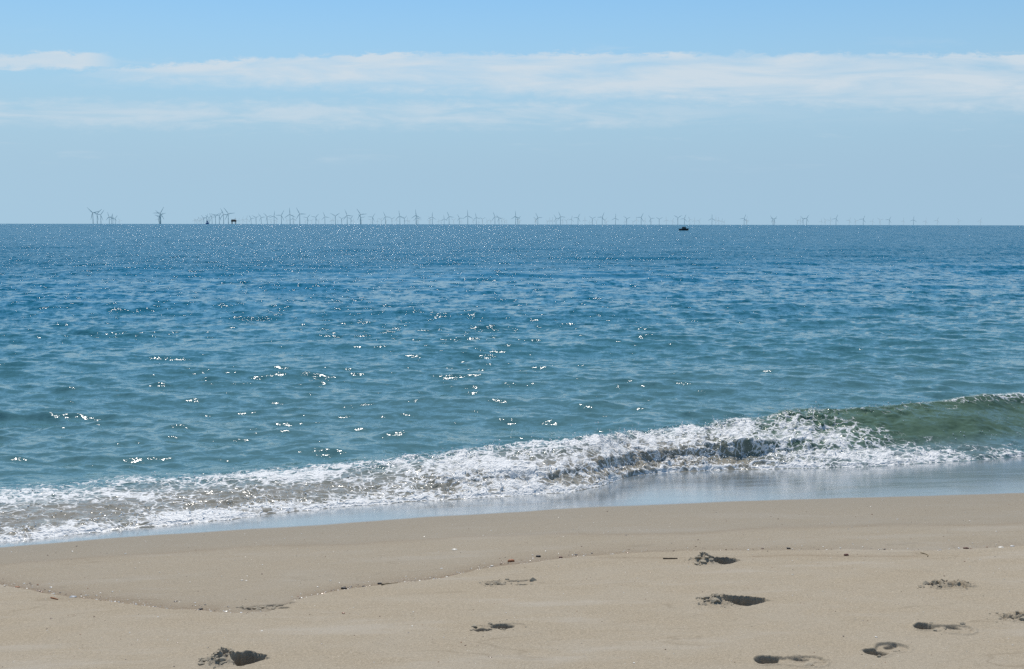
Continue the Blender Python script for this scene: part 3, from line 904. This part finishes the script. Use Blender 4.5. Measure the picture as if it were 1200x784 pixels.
def nacelle_mesh():
    bm = bmesh.new()
    sec = []
    for y, w, h in ((-4.5, 1.5, 1.5), (-3.5, 2.0, 2.0), (6, 2.1, 2.1), (8.5, 1.6, 1.7)):
        sec.append([(w * sx, y, HUB + 0.4 + h * sz_) for sx, sz_ in ((-1, -.7), (-.7, -1), (.7, -1), (1, -.7), (1, .7), (.7, 1), (-.7, 1), (-1, .7))])
    loft(bm, sec)
    return bm


def hub_mesh():
    bm = bmesh.new()
    loft(bm, [[(r * math.cos(6.2832 * i / 10), y, r * math.sin(6.2832 * i / 10)) for i in range(10)] for y, r in ((-6.8, 0.5), (-6.2, 1.4), (-5.2, 1.9), (-4.4, 1.9))])
    return bm


def blade_mesh():
    bm = bmesh.new()
    sec = []
    for t, ch, th, tw in ((0.0, 1.1, 1.1, 0), (0.06, 1.3, 1.1, 0), (0.2, 2.3, 0.8, 0.15), (0.5, 1.7, 0.5, 0.08), (0.8, 1.1, 0.3, 0.03), (1.0, 0.35, 0.12, 0)):
        c, s = math.cos(tw), math.sin(tw)
        pts = ((-0.3 * ch * 2, 0), (0.0, th), (0.7 * ch * 2, 0.05), (0.0, -th))
        sec.append([(x * c - y * s, -5.3 + x * s + y * c, 1.2 + t * BLADE) for x, y in pts])
    loft(bm, sec)
    return bm


def mesh_of(name, bm):
    me = bpy.data.meshes.new(name)
    bm.normal_update(); bm.to_mesh(me); bm.free()
    me.materials.append(turb_mat)
    return me


M_TOWER, M_NAC, M_HUB, M_BLADE = mesh_of('tower', tower_mesh()), mesh_of('nacelle', nacelle_mesh()), mesh_of('rotor_hub', hub_mesh()), mesh_of('blade', blade_mesh())


def hub_distance(hpx):
    """distance at which a hub this tall stands hpx above the visible sea line"""
    lo, hi = 5000.0, 60000.0
    line = -math.sqrt(2 * CAMZ / R_EARTH)
    for _ in range(50):
        mid = 0.5 * (lo + hi)
        ang = (HUB - CAMZ - mid * mid / (2 * R_EARTH)) / mid
        if (ang - line) * F > hpx: lo = mid
        else: hi = mid
    return lo


def far_place(px, dist):
    d = ray(px, 263)
    k = d[0]
    y = dist / math.sqrt(1 + k * k)
    return k * y, y, -dist * dist / (2 * R_EARTH)


seg_count = {}
for (px, hpx, ang) in sorted(TURBINES):
    seg = [s for s in SEGS if px >= s[0]][-1][1]
    seg_count[seg] = seg_count.get(seg, 0) + 1
    dist = hub_distance(hpx)
    x, y, z = far_place(px, dist)
    t = empty('wind_turbine', (x, y, z), math.atan2(-x, y) - 0.25)
    size = 'tall' if hpx > 8.4 else ('mid-height' if hpx > 5.2 else 'small')
    a3 = ((ang + 60) % 120) - 60
    bl = 'blade straight up' if abs(a3) < 9 else ('blade up left' if a3 < 0 else 'blade up right')
    tag(t, '%s wind turbine, %s from left, %s, %s' % (size, ordinal(seg_count[seg]), seg, bl), 'wind turbine', 'wind turbines along the sea horizon')
    link(bpy.data.objects.new('tower', M_TOWER), t)
    link(bpy.data.objects.new('nacelle', M_NAC), t)
    h = link(bpy.data.objects.new('rotor_hub', M_HUB), t)
    h.location = (0, 0, HUB + 0.4)
    h.rotation_euler = (0, math.radians(ang), 0)
    for q in range(3):
        b_ = link(bpy.data.objects.new('blade', M_BLADE), h)
        b_.rotation_euler = (0, math.radians(120 * q), 0)


# ------------------------------------------------------------------ simple painted materials
def paint(name, c, rough=0.5, spec=0.4):
    m, T_, B_ = new_mat(name)
    pz_ = T_.node('ShaderNodeNewGeometry').outputs['Position']
    n_ = T_.noise(pz_, 3.0, 4, 0.6)
    T_.l.new(T_.mix(n_, tuple(v * 0.82 for v in c), tuple(min(1, v * 1.12) for v in c)), B_.inputs['Base Color'])
    B_.inputs['Roughness'].default_value = rough
    B_.inputs['Specular IOR Level'].default_value = spec
    return m


M_DARK = paint('dark_hull_paint', (0.012, 0.014, 0.020), 0.45)
M_BLACK = paint('black_rubber', (0.010, 0.010, 0.011), 0.6)
M_GLASS = paint('cabin_glass', (0.05, 0.075, 0.085), 0.08, 0.6)
M_CABIN = paint('cabin_grey', (0.055, 0.075, 0.065), 0.5)
M_WHITE = paint('white_paint', (0.72, 0.72, 0.70), 0.5)
M_RUST = paint('brown_steel', (0.22, 0.13, 0.10), 0.7)
M_BLUE = paint('blue_paint', (0.03, 0.10, 0.34), 0.5)


def box_bm(bm, x0, x1, y0, y1, z0, z1, taper=1.0, bevel=0.0):
    cx_, cy_ = (x0 + x1) / 2, (y0 + y1) / 2
    lo = [(x0, y0), (x1, y0), (x1, y1), (x0, y1)]
    vb = [bm.verts.new((x, y, z0)) for x, y in lo]
    vt = [bm.verts.new((cx_ + (x - cx_) * taper, cy_ + (y - cy_) * taper, z1)) for x, y in lo]
    bm.faces.new(vb[::-1]); bm.faces.new(vt)
    for i in range(4):
        bm.faces.new((vb[i], vb[(i + 1) % 4], vt[(i + 1) % 4], vt[i]))
    if bevel:
        bmesh.ops.bevel(bm, geom=list(bm.edges), offset=bevel, segments=1, affect='EDGES')


def part(name, mat, parent, *boxes, **kw):
    bm = bmesh.new()
    for b_ in boxes:
        box_bm(bm, *b_, **kw)
    return bm_obj(name, bm, mat, parent)


def hull_bm(Lh, beam, depth, free):
    """a boat hull with a raked bow towards +x"""
    bm = bmesh.new()
    sec = []
    for t in np.linspace(0, 1, 13):
        x = -Lh / 2 + Lh * t
        w = beam / 2 * (0.90 + 0.10 * min(t / 0.3, 1)) * (1 - max(0, (t - 0.55) / 0.45) ** 2.2 * 0.97)
        sheer = free * (1.0 + 0.45 * max(0, (t - 0.4) / 0.6) ** 2)
        keel = -depth * (1 - max(0, (t - 0.7) / 0.3) ** 2)
        xk = x - 0.10 * Lh * max(0, (t - 0.6) / 0.4) ** 2
        sec.append([(xk, 0, keel), (xk * .3 + x * .7, w * 0.80, keel * 0.35), (x, w, sheer), (x, w * 0.86, sheer + 0.02), (x, w * 0.8, sheer * 0.65), (x, -w * 0.8, sheer * 0.65),
                    (x, -w * 0.86, sheer + 0.02), (x, -w, sheer), (xk * .3 + x * .7, -w * 0.80, keel * 0.35)])
    loft(bm, sec)
    return bm


# dark motorboat in front of the turbines
bx_, by_ = on_sea(801.5, 270.1)
S_ = math.hypot(bx_, by_) * 10.6 / F / 4.6
boat = empty('motorboat', (bx_, by_, -drop(bx_, by_)), -0.18)
boat.scale = (S_, S_, S_)
tag(boat, 'small dark motorboat with low cabin afloat in front of the wind turbines', 'boat')
bm_obj('hull', hull_bm(4.6, 1.9, 0.35, 0.78), M_DARK, boat, True)
cab = part('cabin', M_CABIN, boat, (-1.15, 1.15, -0.66, 0.66, 0.55, 1.72), taper=0.74, bevel=0.06)
part('roof', M_DARK, cab, (-1.0, 0.9, -0.56, 0.56, 1.725, 1.80), bevel=0.02)
part('window', M_GLASS, cab, (0.05, 0.75, -0.60, -0.50, 1.12, 1.55))
part('window', M_GLASS, cab, (-0.75, -0.10, -0.60, -0.50, 1.12, 1.55))
part('windscreen', M_GLASS, cab, (0.92, 1.06, -0.44, 0.44, 1.12, 1.55))
om = part('outboard_motor', M_BLACK, boat, (-2.62, -2.28, -0.17, 0.17, 0.55, 1.02), bevel=0.05)
part('motor_leg', M_BLACK, om, (-2.50, -2.38, -0.06, 0.06, -0.4, 0.56))
part('fish_box', M_WHITE, boat, (-1.85, -1.25, -0.35, 0.35, 0.5, 1.28), bevel=0.03)
part('bow_rail', M_WHITE, boat, (1.1, 2.1, -0.38, -0.34, 1.18, 1.22), (1.1, 1.14, -0.38, -0.34, 0.8, 1.18), (1.1, 2.1, 0.34, 0.38, 1.18, 1.22), (1.1, 1.14, 0.34, 0.38, 0.8, 1.18), (2.08, 2.12, -0.34, 0.34, 1.18, 1.22))

# offshore transformer platform among the turbines
pxd = 9500.0
x, y, z = far_place(274.0, pxd)
plat = empty('offshore_platform', (x, y, z), -0.1)
tag(plat, 'boxy brown offshore platform on legs among the left wind turbines', 'platform')
part('deck_block', M_RUST, plat, (-19, 19, -12, 12, 19, 34), bevel=0.8)
part('upper_deck', M_RUST, plat, (-16, 9, -9, 9, 34.2, 38), bevel=0.5)
part('crane', M_RUST, plat, (13, 14.4, -1, 1, 34, 46), (4, 14, -0.6, 0.6, 45, 46))
for sx in (-15, 15):
    for sy in (-9, 9):
        part('leg', M_RUST, plat, (sx - 1.5, sx + 1.5, sy - 1.5, sy + 1.5, -20, 19.2))

# blue workboat seen end-on near the horizon
x, y, z = far_place(243.2, 4200.0)
wb = empty('workboat', (x, y, z), math.radians(70))
tag(wb, 'tiny blue and white workboat on the horizon left of the brown platform', 'boat')
bm_obj('hull', hull_bm(16, 6.5, 1.4, 4.2), M_BLUE, wb, True)
wh = part('wheelhouse', M_WHITE, wb, (-3.5, 2.0, -2.4, 2.4, 3.0, 8.2), taper=0.9, bevel=0.2)
part('bridge', M_BLUE, wh, (-2.8, 1.4, -2.1, 2.1, 8.3, 12.2), taper=0.85, bevel=0.2)
part('mast', M_BLUE, wb, (-0.9, -0.5, -0.2, 0.2, 12.1, 15.5))

# ------------------------------------------------------------------ things washed up on the sand
M_SHELL = paint('shell_pale', (0.66, 0.60, 0.50), 0.45)
M_SHELLG = paint('shell_grey', (0.34, 0.35, 0.36), 0.5)
M_WOOD = paint('drift_twig', (0.085, 0.06, 0.04), 0.85)
M_WOODL = paint('drift_reed', (0.24, 0.18, 0.10), 0.8)
M_ORANGE = paint('orange_pebble', (0.36, 0.13, 0.045), 0.6)
M_REDP = paint('dark_red_pebble', (0.12, 0.035, 0.022), 0.6)
M_DARKP = paint('dark_pebble', (0.035, 0.03, 0.028), 0.6)


def ground_z(x, y):
    return float(sand_height(np.array([x]), np.array([y]))[0][0])


def pebble(px, py, r, mat, label, seed, name='pebble', cat='pebble', squash=(1.3, 0.9, 0.55)):
    x, y = on_sand(px, py)
    bm = bmesh.new()
    bmesh.ops.create_icosphere(bm, subdivisions=2, radius=1.0)
    rs = random.Random(seed)
    off = Vector((rs.random() * 9, rs.random() * 9, rs.random() * 9))
    from mathutils import noise as mn
    for v_ in bm.verts:
        v_.co *= 1 + 0.35 * mn.noise(v_.co * 1.3 + off)
        v_.co = Vector((v_.co.x * squash[0], v_.co.y * squash[1], v_.co.z * squash[2])) * r
    o = bm_obj(name, bm, mat, None, True)
    o.location = (x, y, ground_z(x, y) + r * squash[2] * 0.45)
    o.rotation_euler = (0, 0, rs.uniform(-0.5, 0.5))
    return tag(o, label, cat, 'bits washed up on the sand')


def shell(px, py, r, mat, label, tilt=0.15):
    """a fan-shaped cockle valve lying hollow side down"""
    x, y = on_sand(px, py)
    bm = bmesh.new()
    nr, na = 6, 22
    rings = []
    for i in range(nr + 1):
        t = i / nr
        ring = []
        for j in range(na):
            a_ = 2 * math.pi * j / na
            rad = r * t * (1 + 0.16 * math.cos(a_)) * (1 + 0.035 * (j % 2) * t)
            ring.append(bm.verts.new((rad * math.cos(a_) + 0.35 * r * (1 - t), rad * 0.9 * math.sin(a_), 0.42 * r * (1 - t ** 2.2) + 0.012 * r * (j % 2) * t)))
        rings.append(ring)
    for i in range(nr):
        for j in range(na):
            bm.faces.new((rings[i][j], rings[i + 1][j], rings[i + 1][(j + 1) % na], rings[i][(j + 1) % na]))
    bmesh.ops.remove_doubles(bm, verts=list(bm.verts), dist=r * 0.01)
    o = bm_obj('shell', bm, mat, None, True)
    sm = o.modifiers.new('thick', 'SOLIDIFY'); sm.thickness = r * 0.07
    o.location = (x, y, ground_z(x, y) - 0.001)
    o.rotation_euler = (tilt, 0.1, random.uniform(0, 6))
    return tag(o, label, 'shell', 'bits washed up on the sand')


def twig(pxa, pxb, r, mat, label, bend=0.0):
    (xa, ya), (xb, yb) = on_sand(*pxa), on_sand(*pxb)
    bm = bmesh.new()
    n, m = 9, 7
    L_ = math.hypot(xb - xa, yb - ya)
    ux, uy = (xb - xa) / L_, (yb - ya) / L_
    sec = []
    cx_, cy_ = (xa + xb) / 2, (ya + yb) / 2
    zc_ = ground_z(cx_, cy_)
    for i in range(n):
        t = i / (n - 1)
        x_ = xa + (xb - xa) * t - uy * bend * math.sin(math.pi * t) + random.uniform(-.15, .15) * r
        y_ = ya + (yb - ya) * t + ux * bend * math.sin(math.pi * t)
        z_ = ground_z(x_, y_) + r * 0.7 + random.uniform(-.15, .15) * r
        rad = r * (1 - 0.35 * t) * random.uniform(0.9, 1.1)
        sec.append([(x_ - cx_ - uy * rad * math.cos(6.2832 * j / m), y_ - cy_ + ux * rad * math.cos(6.2832 * j / m), z_ - zc_ + rad * math.sin(6.2832 * j / m)) for j in range(m)])
    loft(bm, sec)
    o = bm_obj('twig', bm, mat, None, True)
    o.location = (cx_, cy_, zc_)
    return tag(o, label, 'twig', 'bits washed up on the sand')


twig((777, 657), (794, 656.5), 0.0055, M_WOOD, 'straight dark twig lying left of the uppermost deep footprint')
twig((447, 687.5), (466, 683), 0.0050, M_WOODL, 'pale brown reed stalk tilted across the drift line, left of centre')
twig((1079, 649), (1087, 653), 0.0040, M_WOODL, 'short hooked pale stalk at the right end of a drift line', 0.02)
twig((60, 702.5), (68, 704.5), 0.0050, M_ORANGE, 'short orange-brown bark sliver on the left drift line')
shell(533, 644.5, 0.024, M_SHELL, 'flat cream shell lying alone on damp sand left of centre', 0.05)
shell(86, 701.5, 0.026, M_SHELLG, 'grey shell lying above the left drift line')
shell(1173, 642.5, 0.022, M_SHELL, 'cream shell on the drift line near the right edge')
shell(307, 741, 0.010, M_SHELL, 'tiny white shell on smooth sand between the two left footprints')
shell(289, 681, 0.010, M_SHELL, 'tiny white shell on damp sand above the left scuffed footprint')
pebble(599, 658.5, 0.020, M_ORANGE, 'orange-red pebble beside the drift line near picture centre', 3)
pebble(631, 653.0, 0.016, M_DARKP, 'dark pebble just right of the orange-red one', 4)
pebble(991.5, 651, 0.016, M_REDP, 'dark red pebble between two drift lines at right', 5)
pebble(445, 684, 0.013, M_DARKP, 'dark pebble beside the pale reed stalk', 6)
pebble(403, 690, 0.016, M_DARKP, 'dark pebble where the drift line turns up, left of the reed', 7)
pebble(20, 689, 0.014, M_ORANGE, 'brown pebble on the drift line at the left edge', 8)
pebble(235, 715, 0.011, M_DARKP, 'small dark pebble on the lowest bend of the drift line', 9)
pebble(1132, 643.5, 0.015, M_REDP, 'reddish pebble on the drift line left of the right-hand shell', 10)
pebble(924, 643, 0.013, M_DARKP, 'small dark pebble on the upper drift line right of the deep footprint', 12)
pebble(657, 654, 0.011, M_REDP, 'small reddish pebble right of the dark pebble near centre', 13)

# shell grit and glittering grains, far too many to count
n = 2600
gx = RNG.uniform(-4.6, 5.2, n); gy = RNG.uniform(5.0, 10.0, n)
nA = 1700
lx = RNG.uniform(-4.2, 4.4, nA)
ly = np.interp(lx, *LINE_A) + RNG.exponential(0.07, nA) - 0.01
keep = RNG.random(nA) < np.where(lx < 0.6, 1.0, 0.4)
gx = np.concatenate([gx, lx[keep]]); gy = np.concatenate([gy, ly[keep]])
ok = gy < np.interp(gx, *LINE_W) - 0.02
for (cx, cy, kind, L, rz, seed, i0, i1, j0, j1) in patches:
    ok &= ~((np.abs(gx - cx) < L + 0.05) & (np.abs(gy - cy) < 0.09))
coarse = np.concatenate([np.full(n, 1.0), np.full(int(keep.sum()), 1.35)])[ok]
gx, gy = gx[ok], gy[ok]
gz = sand_height(gx, gy)[0]
gr_ = np.clip((RNG.gamma(1.3, 0.0012, len(gx)) + 0.0008) * coarse, 0, 0.012)
v, f = lumps(np.stack([gx, gy, gz + gr_ * 0.2], -1), gr_, (1.2, 0.9, 0.5), 0.3)
grit_mat, T, B = new_mat('shell_grit')
info = T.node('ShaderNodeNewGeometry').outputs['Random Per Island']
ramp_ = T.node('ShaderNodeValToRGB')
ramp_.color_ramp.interpolation = 'CONSTANT'
els = ramp_.color_ramp.elements
els[0].position = 0.0; els[0].color = (0.62, 0.57, 0.48, 1)
els[1].position = 0.38; els[1].color = (0.20, 0.115, 0.06, 1)
for pos_, c_ in ((0.6, (0.10, 0.075, 0.06, 1)), (0.75, (0.75, 0.72, 0.66, 1)), (0.9, (0.30, 0.14, 0.06, 1))):
    e_ = els.new(pos_); e_.color = c_
T.put(ramp_.inputs[0], info)
T.l.new(ramp_.outputs[0], B.inputs['Base Color'])
B.inputs['Roughness'].default_value = 0.35
grit_o = np_obj('shell_grit', v, f, grit_mat, smooth=False)
tag(grit_o, 'fine shell fragments and grit scattered over the sand and along the drift lines', 'grit', kind='stuff')
